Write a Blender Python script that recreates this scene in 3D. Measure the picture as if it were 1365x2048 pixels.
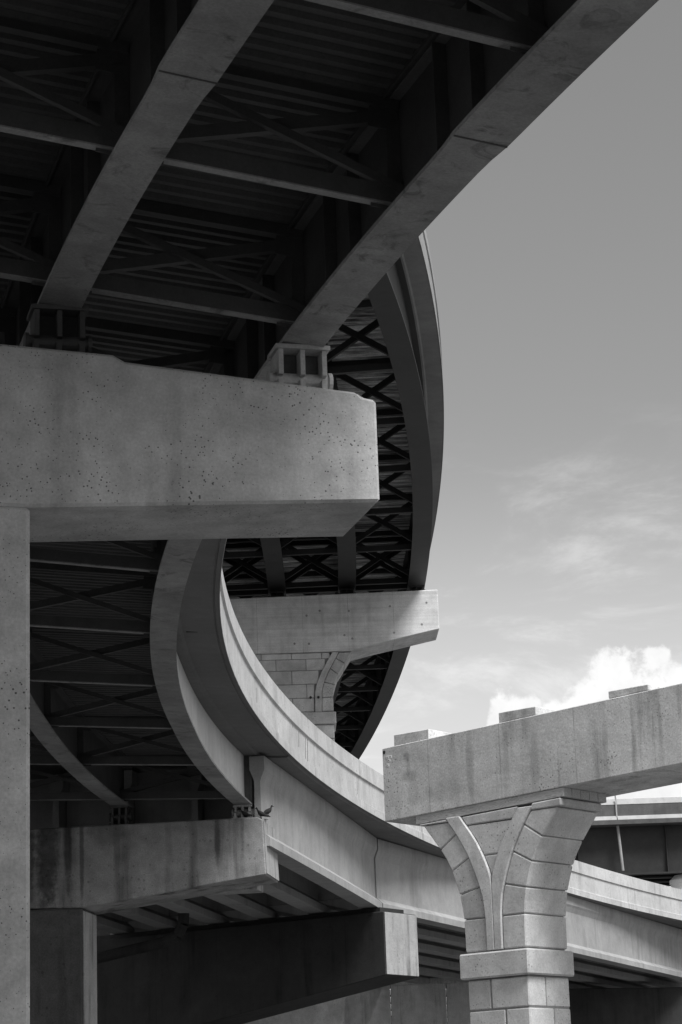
import bpy, math, random
import numpy as np
from mathutils import Vector, Matrix
random.seed(7)
for o in list(bpy.data.objects): bpy.data.objects.remove(o, do_unlink=True)
S = bpy.context.scene
COL = S.collection
R = math.radians

# ---------------------------------------------------------------- camera
cam = bpy.data.objects.new('camera', bpy.data.cameras.new('camera')); COL.objects.link(cam)
cam.data.sensor_fit = 'VERTICAL'; cam.data.sensor_height = 36; cam.data.lens = 85
cam.data.clip_end = 6000; cam.data.clip_start = 0.1
cam.matrix_world = Matrix.Translation((0, 0, 1.6)) @ Matrix.Rotation(R(105), 4, 'X') @ Matrix.Rotation(R(-2), 4, 'Z')
S.camera = cam

# ---------------------------------------------------------------- light
SUN_EL, SUN_AZ = 55.0, 140.0            # azimuth measured from +Y clockwise: behind the camera, to the right
W = bpy.data.worlds.new('World'); S.world = W; W.use_nodes = True
SKY_STRENGTH = 0.12
SKY_MIX = (0.9, 0.25, 0.0)              # black and white conversion through a red filter
sunl = bpy.data.lights.new('sun', 'SUN'); sunl.energy = 4.2; sunl.angle = R(24); sunl.color = (1, 1, 1)
sun = bpy.data.objects.new('sun', sunl); COL.objects.link(sun)
sd = Vector((math.sin(R(SUN_AZ))*math.cos(R(SUN_EL)), math.cos(R(SUN_AZ))*math.cos(R(SUN_EL)), math.sin(R(SUN_EL))))
sun.rotation_euler = sd.to_track_quat('Z', 'Y').to_euler()
S.view_settings.view_transform = 'Standard'; S.view_settings.look = 'None'
S.view_settings.exposure = 0.12; S.view_settings.gamma = 1.0; S.view_settings.use_curve_mapping = False

def world():
    nt = W.node_tree; N = nt.nodes; L = nt.links; N.clear()
    def m(op, a, b=None, c=None, clamp=False):
        n = N.new('ShaderNodeMath'); n.operation = op; n.use_clamp = clamp
        for i, v in enumerate((a, b, c)):
            if v is None: continue
            if isinstance(v, (int, float)): n.inputs[i].default_value = v
            else: L.new(v, n.inputs[i])
        return n.outputs[0]
    def smooth(v, lo, hi, a=0.0, b=1.0):
        n = N.new('ShaderNodeMapRange'); n.interpolation_type = 'SMOOTHERSTEP'
        L.new(v, n.inputs[0]); n.inputs[1].default_value = lo; n.inputs[2].default_value = hi
        n.inputs[3].default_value = a; n.inputs[4].default_value = b
        return n.outputs[0]
    sky = N.new('ShaderNodeTexSky'); sky.sky_type = 'NISHITA'; sky.sun_disc = False
    sky.sun_elevation = R(SUN_EL); sky.sun_rotation = R(SUN_AZ); sky.air_density = 1.3; sky.dust_density = 1.6; sky.ozone_density = 1.2
    sep = N.new('ShaderNodeSeparateColor'); L.new(sky.outputs[0], sep.inputs[0])
    bw = m('ADD', m('MULTIPLY', sep.outputs[0], SKY_MIX[0]), m('MULTIPLY', sep.outputs[1], SKY_MIX[1]))
    tc = N.new('ShaderNodeTexCoord'); sx = N.new('ShaderNodeSeparateXYZ'); L.new(tc.outputs['Generated'], sx.inputs[0])
    az = m('MULTIPLY', m('ARCTAN2', sx.outputs[0], sx.outputs[1]), 57.2958)
    el = m('MULTIPLY', m('ARCSINE', sx.outputs[2]), 57.2958)
    def noise(scale, detail=6, rough=0.55, vec=None, dist=0.0):
        n = N.new('ShaderNodeTexNoise'); n.inputs['Scale'].default_value = scale; n.inputs['Detail'].default_value = detail
        n.inputs['Roughness'].default_value = rough; n.inputs['Distortion'].default_value = dist
        L.new(vec if vec is not None else tc.outputs['Generated'], n.inputs['Vector']); return n.outputs[0]
    # bank of cumulus low round the horizon, its height changing with the bearing
    low = m('SUBTRACT', m('MULTIPLY', m('SUBTRACT', noise(2.5, 2), 0.5), 9.0), 2.5)
    away = smooth(m('ABSOLUTE', m('SUBTRACT', az, 4.0)), 6.0, 16.0)
    h = m('ADD', m('ADD', 8.35, smooth(az, 2.6, 3.7, 0, 2.1)), smooth(az, 4.6, 7.0, 0, 0.6))
    h = m('ADD', h, m('MULTIPLY', low, away))
    edge = m('ADD', m('MULTIPLY', m('SUBTRACT', noise(55, 7, 0.6), 0.5), 2.8), m('MULTIPLY', m('SUBTRACT', noise(18, 3), 0.5), 2.2))
    h = m('ADD', h, edge)
    bank = smooth(m('SUBTRACT', h, el), -0.12, 0.34)
    shade = m('ADD', 0.88, m('MULTIPLY', m('SUBTRACT', noise(40, 6, 0.6), 0.5), 0.5))
    # thin veils of cirrus
    mp = N.new('ShaderNodeMapping'); mp.inputs['Scale'].default_value = (1, 1, 2.6); mp.inputs['Rotation'].default_value = (0.0, R(-16), 0)
    L.new(tc.outputs['Generated'], mp.inputs[0])
    wisp = smooth(noise(11, 9, 0.66, mp.outputs[0], 0.5), 0.45, 0.75)
    wisp = m('MULTIPLY', wisp, m('MULTIPLY', smooth(el, 18.0, 14.5), 0.42))
    glow = smooth(el, 18, 8.5, 0, 0.20)          # milky air above the horizon
    base = m('ADD', m('ADD', m('MULTIPLY', bw, SKY_STRENGTH), glow), m('MULTIPLY', wisp, 0.4))
    mix = N.new('ShaderNodeMix'); mix.data_type = 'FLOAT'
    L.new(bank, mix.inputs[0]); L.new(base, mix.inputs[2]); L.new(shade, mix.inputs[3])
    cc = N.new('ShaderNodeCombineColor')
    for i in range(3): L.new(mix.outputs[0], cc.inputs[i])
    bg = N.new('ShaderNodeBackground'); L.new(cc.outputs[0], bg.inputs[0]); bg.inputs[1].default_value = 1.0
    out = N.new('ShaderNodeOutputWorld'); L.new(bg.outputs[0], out.inputs[0])
world()

# ---------------------------------------------------------------- materials
def mat_base(name, rough=0.8, metal=0.0):
    m = bpy.data.materials.new(name); m.use_nodes = True
    b = m.node_tree.nodes['Principled BSDF']; b.inputs['Roughness'].default_value = rough; b.inputs['Metallic'].default_value = metal
    b.inputs['Specular IOR Level'].default_value = 0.3
    return m, m.node_tree, b
def concrete(name, base, blotch=0.22, streak=0.35, pits=0.5, grain=0.25, seam=None, rough=0.85, pit_scale=5.0, streak_scale=2.2, bump=0.35, boards=0.0, metal=0.0, lines=0.0, vary=0.0, spots=(), smudge=0.0):
    m, nt, b = mat_base(name, rough, metal); N = nt.nodes; L = nt.links
    tc = N.new('ShaderNodeTexCoord'); V = tc.outputs['Object']
    def mm(op, a, c=None, clamp=False):
        n = N.new('ShaderNodeMath'); n.operation = op; n.use_clamp = clamp
        for i, v in enumerate((a, c)):
            if v is None: continue
            if isinstance(v, (int, float)): n.inputs[i].default_value = v
            else: L.new(v, n.inputs[i])
        return n.outputs[0]
    def noise(scale, det=4, rg=0.55, sc=None, dist=0.0):
        v = V
        if sc:
            mp = N.new('ShaderNodeMapping'); mp.inputs['Scale'].default_value = sc; L.new(V, mp.inputs[0]); v = mp.outputs[0]
        n = N.new('ShaderNodeTexNoise'); n.inputs['Scale'].default_value = scale; n.inputs['Detail'].default_value = det
        n.inputs['Roughness'].default_value = rg; n.inputs['Distortion'].default_value = dist; L.new(v, n.inputs['Vector']); return n.outputs[0]
    def rng(v, lo, hi, a, c):
        n = N.new('ShaderNodeMapRange'); L.new(v, n.inputs[0])
        for i, q in enumerate((lo, hi, a, c)): n.inputs[i+1].default_value = q
        return n.outputs[0]
    val = rng(noise(0.45, 5, 0.6, dist=0.6), 0.3, 0.7, 1-blotch, 1+blotch*0.7)
    val = mm('MULTIPLY', val, rng(noise(2.7, 6, 0.65), 0.3, 0.7, 1-blotch*0.6, 1+blotch*0.45))
    if streak:
        s = noise(streak_scale, 5, 0.6, (1, 1, 0.09)); s2 = noise(0.5, 3)
        k = mm('MULTIPLY', rng(s, 0.50, 0.66, 0, streak), rng(s2, 0.36, 0.62, 0.1, 1))
        val = mm('MULTIPLY', val, mm('SUBTRACT', 1.0, k, True))
    if pits:
        vo = N.new('ShaderNodeTexVoronoi'); vo.inputs['Scale'].default_value = pit_scale; L.new(V, vo.inputs['Vector'])
        sz = rng(noise(1.1, 2), 0.35, 0.68, 0.03, 0.24)
        p = mm('LESS_THAN', vo.outputs['Distance'], sz)
        val = mm('MULTIPLY', val, mm('SUBTRACT', 1.0, mm('MULTIPLY', p, pits)))
    if grain:
        val = mm('MULTIPLY', val, rng(noise(28, 3, 0.75), 0.25, 0.75, 1-grain, 1+grain))
    if boards:
        bd = noise(1.0, 3, 0.5, (0.15, 0.15, 9.0)); val = mm('MULTIPLY', val, rng(bd, 0.35, 0.65, 1-boards, 1+boards*0.4))
    if vary:
        oi = N.new('ShaderNodeObjectInfo'); val = mm('MULTIPLY', val, rng(oi.outputs['Random'], 0, 1, 1-vary, 1+vary*.6))
    if spots:
        sp = N.new('ShaderNodeSeparateXYZ'); L.new(V, sp.inputs[0]); wob = mm('MULTIPLY', mm('SUBTRACT', noise(5, 4), 0.5), 1.6)
        for (sx_, sz_, rx_, rz_, st_) in spots:
            dx_ = mm('DIVIDE', mm('SUBTRACT', sp.outputs[0], sx_), rx_); dz_ = mm('DIVIDE', mm('SUBTRACT', sp.outputs[2], sz_), rz_)
            d_ = mm('ADD', mm('ADD', mm('MULTIPLY', dx_, dx_), mm('MULTIPLY', dz_, dz_)), wob)
            mr = N.new('ShaderNodeMapRange'); mr.interpolation_type = 'SMOOTHSTEP'; L.new(d_, mr.inputs[0])
            mr.inputs[1].default_value = 0.2; mr.inputs[2].default_value = 1.5; mr.inputs[3].default_value = 1-st_; mr.inputs[4].default_value = 1
            val = mm('MULTIPLY', val, mr.outputs[0])
    if lines:
        val = mm('MULTIPLY', val, rng(noise(1.0, 4, 0.7, (0.22, 5.0, 0.3)), 0.42, 0.62, 1-lines, 1.25))
    if smudge:
        val = mm('MULTIPLY', val, rng(noise(1.9, 7, 0.72, dist=1.2), 0.54, 0.66, 1, 1-smudge))
    if seam:
        sx = N.new('ShaderNodeSeparateXYZ'); L.new(V, sx.inputs[0])
        fr = mm('FRACT', mm('DIVIDE', mm('ADD', sx.outputs[0], 100.3), seam))
        ln = mm('MULTIPLY', mm('LESS_THAN', fr, 0.022/seam), rng(noise(1.3, 3), 0.35, 0.6, 0.0, 0.38))
        val = mm('MULTIPLY', val, mm('SUBTRACT', 1.0, ln))
    col = mm('MULTIPLY', val, base)
    cc = N.new('ShaderNodeCombineColor')
    for i in range(3): L.new(col, cc.inputs[i])
    L.new(cc.outputs[0], b.inputs['Base Color'])
    bp = N.new('ShaderNodeBump'); bp.inputs['Strength'].default_value = bump; bp.inputs['Distance'].default_value = 0.02
    L.new(mm('ADD', noise(9, 6, 0.7), mm('MULTIPLY', noise(1.6, 3), 1.5)), bp.inputs['Height']); L.new(bp.outputs[0], b.inputs['Normal'])
    return m
M = {
 'cap_near':  concrete('cap_near', 0.50, 0.30, 0.30, 0.75, 0.17, None, pit_scale=18),
 'cap_dark':  concrete('cap_stained', 0.30, 0.34, 0.95, 0.3, 0.3, None, streak_scale=1.3, spots=((-6.3,10.3,.35,1.6,.7),(-5.7,10.6,.12,1.3,.6),(-5.3,10.4,.07,1.5,.55),(-6.9,10.4,.2,1.6,.6),(-4.6,10.9,.5,.5,.35),(-1.35,10.5,.09,.75,.55),(-7.6,7.0,1.6,6,.45))),
 'cap_shade': concrete('cap_dark', 0.035, 0.26, 0.5, 0.2, 0.3, 2.9, streak_scale=1.6),  # shade under the decks put into the colour, plus water streaks
 'cap_new':   concrete('cap_new', 0.60, 0.24, 0.42, 0.6, 0.3, 1.83, streak_scale=3.2, pit_scale=15, spots=((-2.03,1.17,.08,.12,.32),(-2.0,.93,.05,.2,.28),(-1.98,.76,.2,.12,.3),(-1.9,.4,.16,.3,.2),(-1.1,.35,.5,.22,.22),(1.2,.6,.12,.6,.2),(-.4,.75,.10,.7,.25))),
 'cap_far':   concrete('cap_far', 0.68, 0.22, 0.30, 0.0, 0.22, 1.9, boards=0.12, streak_scale=1.5),
 'stone':     concrete('cast_stone', 0.56, 0.26, 0.22, 0.5, 0.2, None, vary=.13, pit_scale=13),
 'joint':     concrete('joint_mortar', 0.24, 0.2, 0, 0, 0.2, None),
 'parapet':   concrete('parapet_concrete', 0.50, 0.16, 0.34, 0.3, 0.2, None, streak_scale=1.8, vary=.06),
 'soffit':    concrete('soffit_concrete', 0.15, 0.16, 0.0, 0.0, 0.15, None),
 'beam':      concrete('precast_beam', 0.32, 0.16, 0.22, 0.0, 0.14, None),
 'steel':     concrete('painted_steel', 0.28, 0.34, 0.0, 0.0, 0.2, None, rough=0.55, bump=0.08, smudge=0.5),
 'web_out':  concrete('painted_web', 0.62, 0.16, 0.10, 0.0, 0.1, None, rough=0.6, bump=0.05),  # girder paint made lighter to carry the light on the outer web
 'deck_b':    concrete('high_deck_concrete', 0.30, 0.16, 0.0, 0.0, 0.12, None),
 'col_dark':  concrete('stained_column', 0.085, 0.28, 0.8, 0.3, 0.3, None, streak_scale=1.5),  # column's shaded front painted darker, with stain streaks
 'coping_c':  concrete('pale_coping', 0.40, 0.14, 0.2, 0.0, 0.1, None),  # sunlight on the upturned ledges put into a lighter colour
 'bearing':   concrete('pale_bearing', 0.45, 0.3, 0.2, 0.0, 0.2, None, rough=0.6),  # lighter colour for the bearings that stand in the light
 'steel_in':  concrete('brace_steel', 0.085, 0.25, 0.10, 0.0, 0.14, None, rough=0.6, bump=0.08),  # same steel darkened, shade beneath the deck is in the colour
 'end_pale':  concrete('pale_cap_end', 0.34, 0.2, 0.75, 0.2, 0.25, None, streak_scale=3.0),  # lighter colour stands for light on the right-hand faces, streaks included
 'hill':      concrete('dark_woods', 0.025, 0.4, 0, 0, 0.5, None, bump=1.0),
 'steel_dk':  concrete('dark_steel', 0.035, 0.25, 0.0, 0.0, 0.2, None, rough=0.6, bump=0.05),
 'steel_b':   concrete('weathered_flange', 0.038, 0.22, 0.0, 0.0, 0.2, None, rough=0.6, bump=0.08),
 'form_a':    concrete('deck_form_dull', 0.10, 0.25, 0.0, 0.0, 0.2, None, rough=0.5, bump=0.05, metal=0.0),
 'form_b':    concrete('deck_form_bright', 0.85, 0.35, 0.0, 0.0, 0.2, None, rough=0.6, bump=0.05, metal=0.0, lines=0.8),
 'dark_conc': concrete('dark_barrier', 0.11, 0.25, 0.3, 0.0, 0.2, None),  # shaded parapet face of the overpass, shade put into the colour
 'white':     concrete('pale_concrete', 0.75, 0.08, 0.1, 0.0, 0.1, None),
 'ground':    concrete('gravel_ground', 0.12, 0.2, 0.0, 0.2, 0.2, None),
 'bird':      concrete('feather', 0.03, 0.3, 0.0, 0.0, 0.2, None),
 'asphalt':   concrete('asphalt', 0.06, 0.2, 0, 0, 0.2, None),
}
def timber():
    m, nt, b = mat_base('sawn_timber', 0.75); N = nt.nodes; L = nt.links
    tc = N.new('ShaderNodeTexCoord'); mp = N.new('ShaderNodeMapping'); mp.inputs['Scale'].default_value = (0.7, 4, 9)
    L.new(tc.outputs['Object'], mp.inputs[0])
    w = N.new('ShaderNodeTexNoise'); w.inputs['Scale'].default_value = 1.6; w.inputs['Detail'].default_value = 2; w.inputs['Distortion'].default_value = 1.5
    L.new(mp.outputs[0], w.inputs['Vector'])
    mu = N.new('ShaderNodeMath'); mu.operation = 'MULTIPLY'; L.new(w.outputs[0], mu.inputs[0]); mu.inputs[1].default_value = 11
    fr = N.new('ShaderNodeMath'); fr.operation = 'PINGPONG'; L.new(mu.outputs[0], fr.inputs[0]); fr.inputs[1].default_value = 0.5
    r = N.new('ShaderNodeValToRGB'); L.new(fr.outputs[0], r.inputs[0])
    r.color_ramp.elements[0].position = 0.0; r.color_ramp.elements[0].color = (.26, .26, .26, 1)
    r.color_ramp.elements[1].position = 0.3; r.color_ramp.elements[1].color = (.52, .52, .52, 1)
    L.new(r.outputs[0], b.inputs['Base Color']); return m
M['timber'] = timber()

# ---------------------------------------------------------------- helpers
class MB:
    def __init__(s): s.v = []; s.f = []
    def quadbox(s, p):                    # 8 corners: bottom 4, top 4
        b = len(s.v); s.v += [tuple(q) for q in p]
        for f in ((0,3,2,1),(4,5,6,7),(0,1,5,4),(1,2,6,5),(2,3,7,6),(3,0,4,7)): s.f.append(tuple(b+i for i in f))
        return s
    def box(s, x0, x1, y0, y1, z0, z1):
        return s.quadbox([(x0,y0,z0),(x1,y0,z0),(x1,y1,z0),(x0,y1,z0),(x0,y0,z1),(x1,y0,z1),(x1,y1,z1),(x0,y1,z1)])
    def bar(s, a, c, up, w, h, ow=0.0, oh=0.0):      # box from a to c; w across, h along up
        a = Vector(a); c = Vector(c); d = (c-a).normalized(); sd_ = d.cross(Vector(up)).normalized(); u = sd_.cross(d).normalized()
        P = []
        for uu in (oh-h/2, oh+h/2):
            for p, sg in ((a,-1),(a,1),(c,1),(c,-1)):
                P.append(p + sd_*(ow+sg*w/2) + u*uu)
        return s.quadbox(P)
    def prism(s, poly, y0, y1):           # poly in (x,z), extruded along y
        b = len(s.v); n = len(poly)
        s.v += [(x,y0,z) for x,z in poly] + [(x,y1,z) for x,z in poly]
        s.f.append(tuple(b+i for i in range(n))); s.f.append(tuple(b+n+i for i in reversed(range(n))))
        for i in range(n): s.f.append((b+i, b+n+i, b+n+(i+1)%n, b+(i+1)%n))
        return s
    def cyl(s, a, c, r, n=12, r2=None):
        a = Vector(a); c = Vector(c); d = (c-a).normalized(); x = d.orthogonal().normalized(); y = d.cross(x); b = len(s.v); r2 = r if r2 is None else r2
        for p, q in ((a, r), (c, r2)):
            for i in range(n):
                t = 2*math.pi*i/n; s.v.append(tuple(p + x*q*math.cos(t) + y*q*math.sin(t)))
        for i in range(n): s.f.append((b+i, b+(i+1)%n, b+n+(i+1)%n, b+n+i))
        s.f.append(tuple(b+i for i in reversed(range(n)))); s.f.append(tuple(b+n+i for i in range(n)))
        return s
    def build(s, name, mat, parent=None, bevel=0, smooth=False, seg=1):
        me = bpy.data.meshes.new(name); me.from_pydata(s.v, [], s.f); me.update()
        import bmesh
        bm = bmesh.new(); bm.from_mesh(me); bmesh.ops.recalc_face_normals(bm, faces=bm.faces)
        if bevel:
            ed = [e for e in bm.edges if len(e.link_faces) == 2 and e.calc_face_angle(0) > 0.5]
            bmesh.ops.bevel(bm, geom=ed, offset=bevel, segments=seg, affect='EDGES', clamp_overlap=True)
        bm.to_mesh(me); bm.free()
        me.materials.append(M[mat] if isinstance(mat, str) else mat)
        if smooth:
            for p in me.polygons: p.use_smooth = True
        o = bpy.data.objects.new(name, me); COL.objects.link(o)
        if parent: o.parent = parent
        return o
def thing(name, label, cat, loc=(0,0,0), rz=0.0, group=None):
    o = bpy.data.objects.new(name, None); COL.objects.link(o); o.location = loc; o.rotation_euler = (0,0,rz)
    o.empty_display_size = 0.5
    return tag(o, label, cat, group)
def tag(o, label, cat, group=None):
    o['label'] = label; o['category'] = cat
    if group: o['group'] = group
    return o
def inst(src, parent=None, loc=None, mw=None):
    c = src.copy(); COL.objects.link(c)
    if parent is not None: c.parent = parent
    if mw is not None: c.matrix_local = mw
    elif loc is not None: c.location = loc
    return c

class Path:
    """horizontally curved reference line (right-hand deck edge): x = poly(y)"""
    def __init__(s, pts, deg, y0, y1):
        p = np.array(pts); s.yc = p[:,1].mean(); s.ys = p[:,1].std()
        s.c = np.polyfit((p[:,1]-s.yc)/s.ys, p[:,0], deg)
        Y = np.linspace(y0, y1, 4000); X = np.polyval(s.c, (Y-s.yc)/s.ys)
        d = np.hypot(np.diff(X), np.diff(Y)); s.S = np.concatenate([[0], np.cumsum(d)]); s.X = X; s.Y = Y
        s.len = s.S[-1]
    def s_at(s, y): return float(np.interp(y, s.Y, s.S))
    def at(s, q, lat=0.0, z=0.0):
        x = np.interp(q, s.S, s.X); y = np.interp(q, s.S, s.Y)
        e = 0.5; dx = np.interp(q+e, s.S, s.X)-np.interp(q-e, s.S, s.X); dy = np.interp(q+e, s.S, s.Y)-np.interp(q-e, s.S, s.Y)
        l = math.hypot(dx, dy); dx /= l; dy /= l
        return Vector((x + dy*lat, y - dx*lat, z)), Vector((dx, dy, 0)), Vector((dy, -dx, 0))
def sweep(path, prof, s0, s1, step, closed=True, mb=None, latf=None, zf=None):
    """sweep a (lat, z) profile along the path; latf(s, lat), zf(s, lat) let it follow widening and crossfall"""
    mb = mb or MB(); n = max(1, int(round((s1-s0)/step))); m_ = len(prof(s0) if callable(prof) else prof); b = len(mb.v)
    for i in range(n+1):
        q = s0+(s1-s0)*i/n
        pr = prof(q) if callable(prof) else prof
        for lat, z in pr:
            la = latf(q, lat) if latf else lat
            p, t, r = path.at(q, la)
            mb.v.append((p.x, p.y, z + (zf(q, la) if zf else 0)))
    for i in range(n):
        for j in range(m_ if closed else m_-1):
            k = (j+1) % m_
            mb.f.append((b+i*m_+j, b+i*m_+k, b+(i+1)*m_+k, b+(i+1)*m_+j))
    if closed:
        mb.f.append(tuple(b+j for j in range(m_))); mb.f.append(tuple(b+n*m_+j for j in reversed(range(m_))))
    return mb
def rect(l0, l1, z0, z1): return [(l0,z0),(l1,z0),(l1,z1),(l0,z1)]
def lerp(x, xs, ys): return float(np.interp(x, xs, ys))

# ---------------------------------------------------------------- ground
g = MB(); g.v = [(-3000,-3000,0),(3000,-3000,0),(3000,3000,0),(-3000,3000,0)]; g.f = [(0,1,2,3)]
go = g.build('ground', 'ground'); go['kind'] = 'structure'
rd = MB(); rd.v = [(-400,-14,.004),(400,-14,.004),(400,-4,.004),(-400,-4,.004)]; rd.f = [(0,1,2,3)]
ro = rd.build('road', 'asphalt'); ro['kind'] = 'structure'

rnd = random.Random(5); hl = MB(); nx, ny = 90, 8
for j in range(ny):
    for i in range(nx):
        x = -250+i*600/(nx-1); u = j/(ny-1); hz = (25+3*math.sin(x*.013)+rnd.uniform(-1.6,1.6))*math.sin(u*math.pi/2)
        hl.v.append((x, 300+u*45, hz-.5 if j else -.5))
for j in range(ny-1):
    for i in range(nx-1): a = j*nx+i; hl.f.append((a, a+1, a+nx+1, a+nx))
ho = hl.build('hill', 'hill'); ho['kind'] = 'structure'  # added dark mass, keeps bright sky from showing below the beams

# ================================================================ lower flyover (A)
PA = Path([(21.0,-12),(17.0,-5),(10.6,5),(7.0,12.5),(3.80,19.99),(1.82,25.3),(.72,29.1),(-2.0,42.8),(-2.26,45.07),(-2.48,48.4),(-2.73,53.9),(-2.68,59.3),(-2.39,64.4),
           (-1.95,68.2),(-.92,74.5),(.42,79.8),(1.1,84.0),(10.07,111.6),(16.9,126.0),(27,144),(38,160),(50,175)], 6, -9, 170)
sP1, sP2, sP5 = PA.s_at(29.3), PA.s_at(69.4), PA.s_at(88.0)
eA = lambda q: lerp(q, [PA.s_at(35), PA.s_at(66)], [0.11, 0.045])
zfA = lambda q, la: -(la+1.15)*eA(q)                                   # crossfall: rises to the left
G_OFF = lambda q, k: -(lerp(q, [PA.s_at(56), PA.s_at(69)], [1.15, 1.34]) + k*lerp(q, [PA.s_at(30), PA.s_at(69)], [3.06, 3.6]))
A = thing('flyover_bridge', 'pale girder flyover sweeping overhead and curving right, with a bright parapet', 'bridge', (0.7, 29, 0))
A.location = (0,0,0)
s_end = sP2 - 0.15                                               # steel spans stop at the second pier
s_start = PA.s_at(-8)
WTOT = 12.6
# deck slab with overhang soffit, drip groove and haunch beside the outer girder
sl = MB()
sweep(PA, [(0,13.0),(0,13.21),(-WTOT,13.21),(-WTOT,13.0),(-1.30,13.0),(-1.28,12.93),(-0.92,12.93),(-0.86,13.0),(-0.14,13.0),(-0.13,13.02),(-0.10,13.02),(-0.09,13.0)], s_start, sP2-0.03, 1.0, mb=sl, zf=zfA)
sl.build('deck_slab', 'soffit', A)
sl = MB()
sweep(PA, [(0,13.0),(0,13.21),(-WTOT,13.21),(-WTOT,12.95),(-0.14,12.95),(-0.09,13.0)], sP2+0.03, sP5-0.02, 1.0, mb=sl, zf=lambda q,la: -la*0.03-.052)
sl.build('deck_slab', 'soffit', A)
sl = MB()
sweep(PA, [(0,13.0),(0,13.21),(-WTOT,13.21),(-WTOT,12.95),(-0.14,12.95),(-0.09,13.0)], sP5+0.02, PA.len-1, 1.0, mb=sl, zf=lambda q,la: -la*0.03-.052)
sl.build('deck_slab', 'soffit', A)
# parapets in cast lengths with open joints
def parapet_prof(l, sgn, z=13.214):
    return [(l, z), (l, z+.05), (l-sgn*.035, z+.075), (l-sgn*.035, z+.80), (l+sgn*.02, z+.84), (l+sgn*.0, z+1.39), (l-sgn*.24, z+1.39), (l-sgn*.42, z+.05), (l-sgn*.42, z)]
js = [s_start]
while js[-1] < PA.len-8: js.append(js[-1]+5.85)
for side, l in (('r', 0.012), ('l', -WTOT)):
    for i in range(len(js)-1):
        a, b = js[i], js[i+1]
        if side == 'l' and i % 2: continue
        bb = b if side == 'r' else (js[i+2] if i+2 < len(js) else b)
        sweep(PA, parapet_prof(l, 1 if side == 'r' else -1), a+.006, bb-.006, 0.9, zf=(lambda q,la: -1.15*eA(q)) if side == 'r' else zfA).build('parapet', 'parapet', A)
fa = MB(); sweep(PA, [(0.004,12.998),(0.016,12.998),(0.016,13.21),(0.004,13.21)], s_start, PA.len-1, 1.0, mb=fa, zf=lambda q,la: -1.15*eA(q))
fa.build('fascia_strip', 'parapet', A)

def girder(path, lat, z0, depth, bf, s0, s1, zf, parent, mats, stiff, side_list, latf=None, tf=0.42, step=1.0, bev=None, frame_s=None, taper=None):
    web_o = MB(); T = 0.02
    L_ = latf or (lambda q: lat)
    wt = lambda q: (bf if not taper else bf*taper(q))/2
    sweep(path, lambda q: [(L_(q)-.012, z0+.05),(L_(q)+.012, z0+.05),(L_(q)+.012, z0+depth-.035),(L_(q)-.012, z0+depth-.035)], s0, s1, step, mb=web_o, zf=zf)
    gi = web_o.build('girder', mats[0], parent, smooth=False)
    sweep(path, lambda q: [(L_(q)-wt(q), z0),(L_(q)+wt(q), z0),(L_(q)+wt(q), z0+.05),(L_(q)-wt(q), z0+.05)], s0, s1, step, zf=zf).build('bottom_flange', mats[1], gi)
    sweep(path, lambda q: [(L_(q)-tf/2, z0+depth-.035),(L_(q)+tf/2, z0+depth-.035),(L_(q)+tf/2, z0+depth),(L_(q)-tf/2, z0+depth)], s0, s1, step, zf=zf).build('top_flange', mats[2], gi)
    for q, sides, w in stiff:
        if q < s0 or q > s1: continue
        p, t, r = path.at(q, L_(q)); zz = zf(q, L_(q))
        for sg in sides:
            a = p + r*sg*(w/2+.014); a.z = z0+zz+.052; c = a.copy(); c.z = z0+depth+zz-.04
            MB().bar(a, c, t, w, .02).build('stiffener', mats[3], gi)
    return gi

# frame stations
fsA = [PA.s_at(28.9) + i*3.9 for i in range(-7, 1)] + [PA.s_at(y) for y in (33.0, 37.2, 41.5, 46.5, 51.8, 57.1, 62.6)] + [s_end-.5]
stA = []
for a, b in zip(fsA[:-1], fsA[1:]):
    stA += [(a, (1,-1), .16), (a+(b-a)*.37, (-1,), .15), (a+(b-a)*.62, (-1,), .15)]
stA_outer = [(q, tuple(s for s in sd_ if s < 0), w) for q, sd_, w in stA if q > 0]
outer_st = [s if s[0] != fsA[-1] else s for s in stA_outer]
tz = PA.s_at(23.0)
taperA = lambda q: lerp(q, [tz, tz+.5], [1.14, 1.0])
gA = []
for k in range(4):
    st = [(q, (-1,) if k == 0 else ((1,-1) if len(sd_) == 2 else (-1,)), w) for q, sd_, w in stA]
    if k == 0: st.append((s_end-.35, (1,), .19))
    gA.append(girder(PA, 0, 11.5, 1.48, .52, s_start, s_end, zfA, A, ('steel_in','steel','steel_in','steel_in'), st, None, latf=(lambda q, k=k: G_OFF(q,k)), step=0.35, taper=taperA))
for k in range(4):          # butt weld where the flange plate changes width
    p, t, r = PA.at(tz+.04, G_OFF(tz,k)); zz = 11.494+zfA(tz, G_OFF(tz,k))
    MB().bar(Vector((p.x,p.y,zz))-r*.29+Vector((0,0,-.29*eA(tz)*-1)), Vector((p.x,p.y,zz))+r*.29+Vector((0,0,-.29*eA(tz))), (0,0,1), .016, .012).build('weld_seam', 'steel_in', gA[k])
# outer face of the outer web, coloured lighter as lit, with the end bearing stiffener
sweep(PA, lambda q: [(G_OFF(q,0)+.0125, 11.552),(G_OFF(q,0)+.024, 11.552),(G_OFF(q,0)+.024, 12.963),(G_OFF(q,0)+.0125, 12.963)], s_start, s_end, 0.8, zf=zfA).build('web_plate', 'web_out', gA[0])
for q in (s_end-.30,):
    p, t, r = PA.at(q, G_OFF(q,0)+.13); z0 = zfA(q, G_OFF(q,0))
    MB().bar(Vector((p.x,p.y,11.553+z0)), Vector((p.x,p.y,12.96+z0)), t, .21, .03).build('end_stiffener', 'steel', gA[0])
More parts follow.
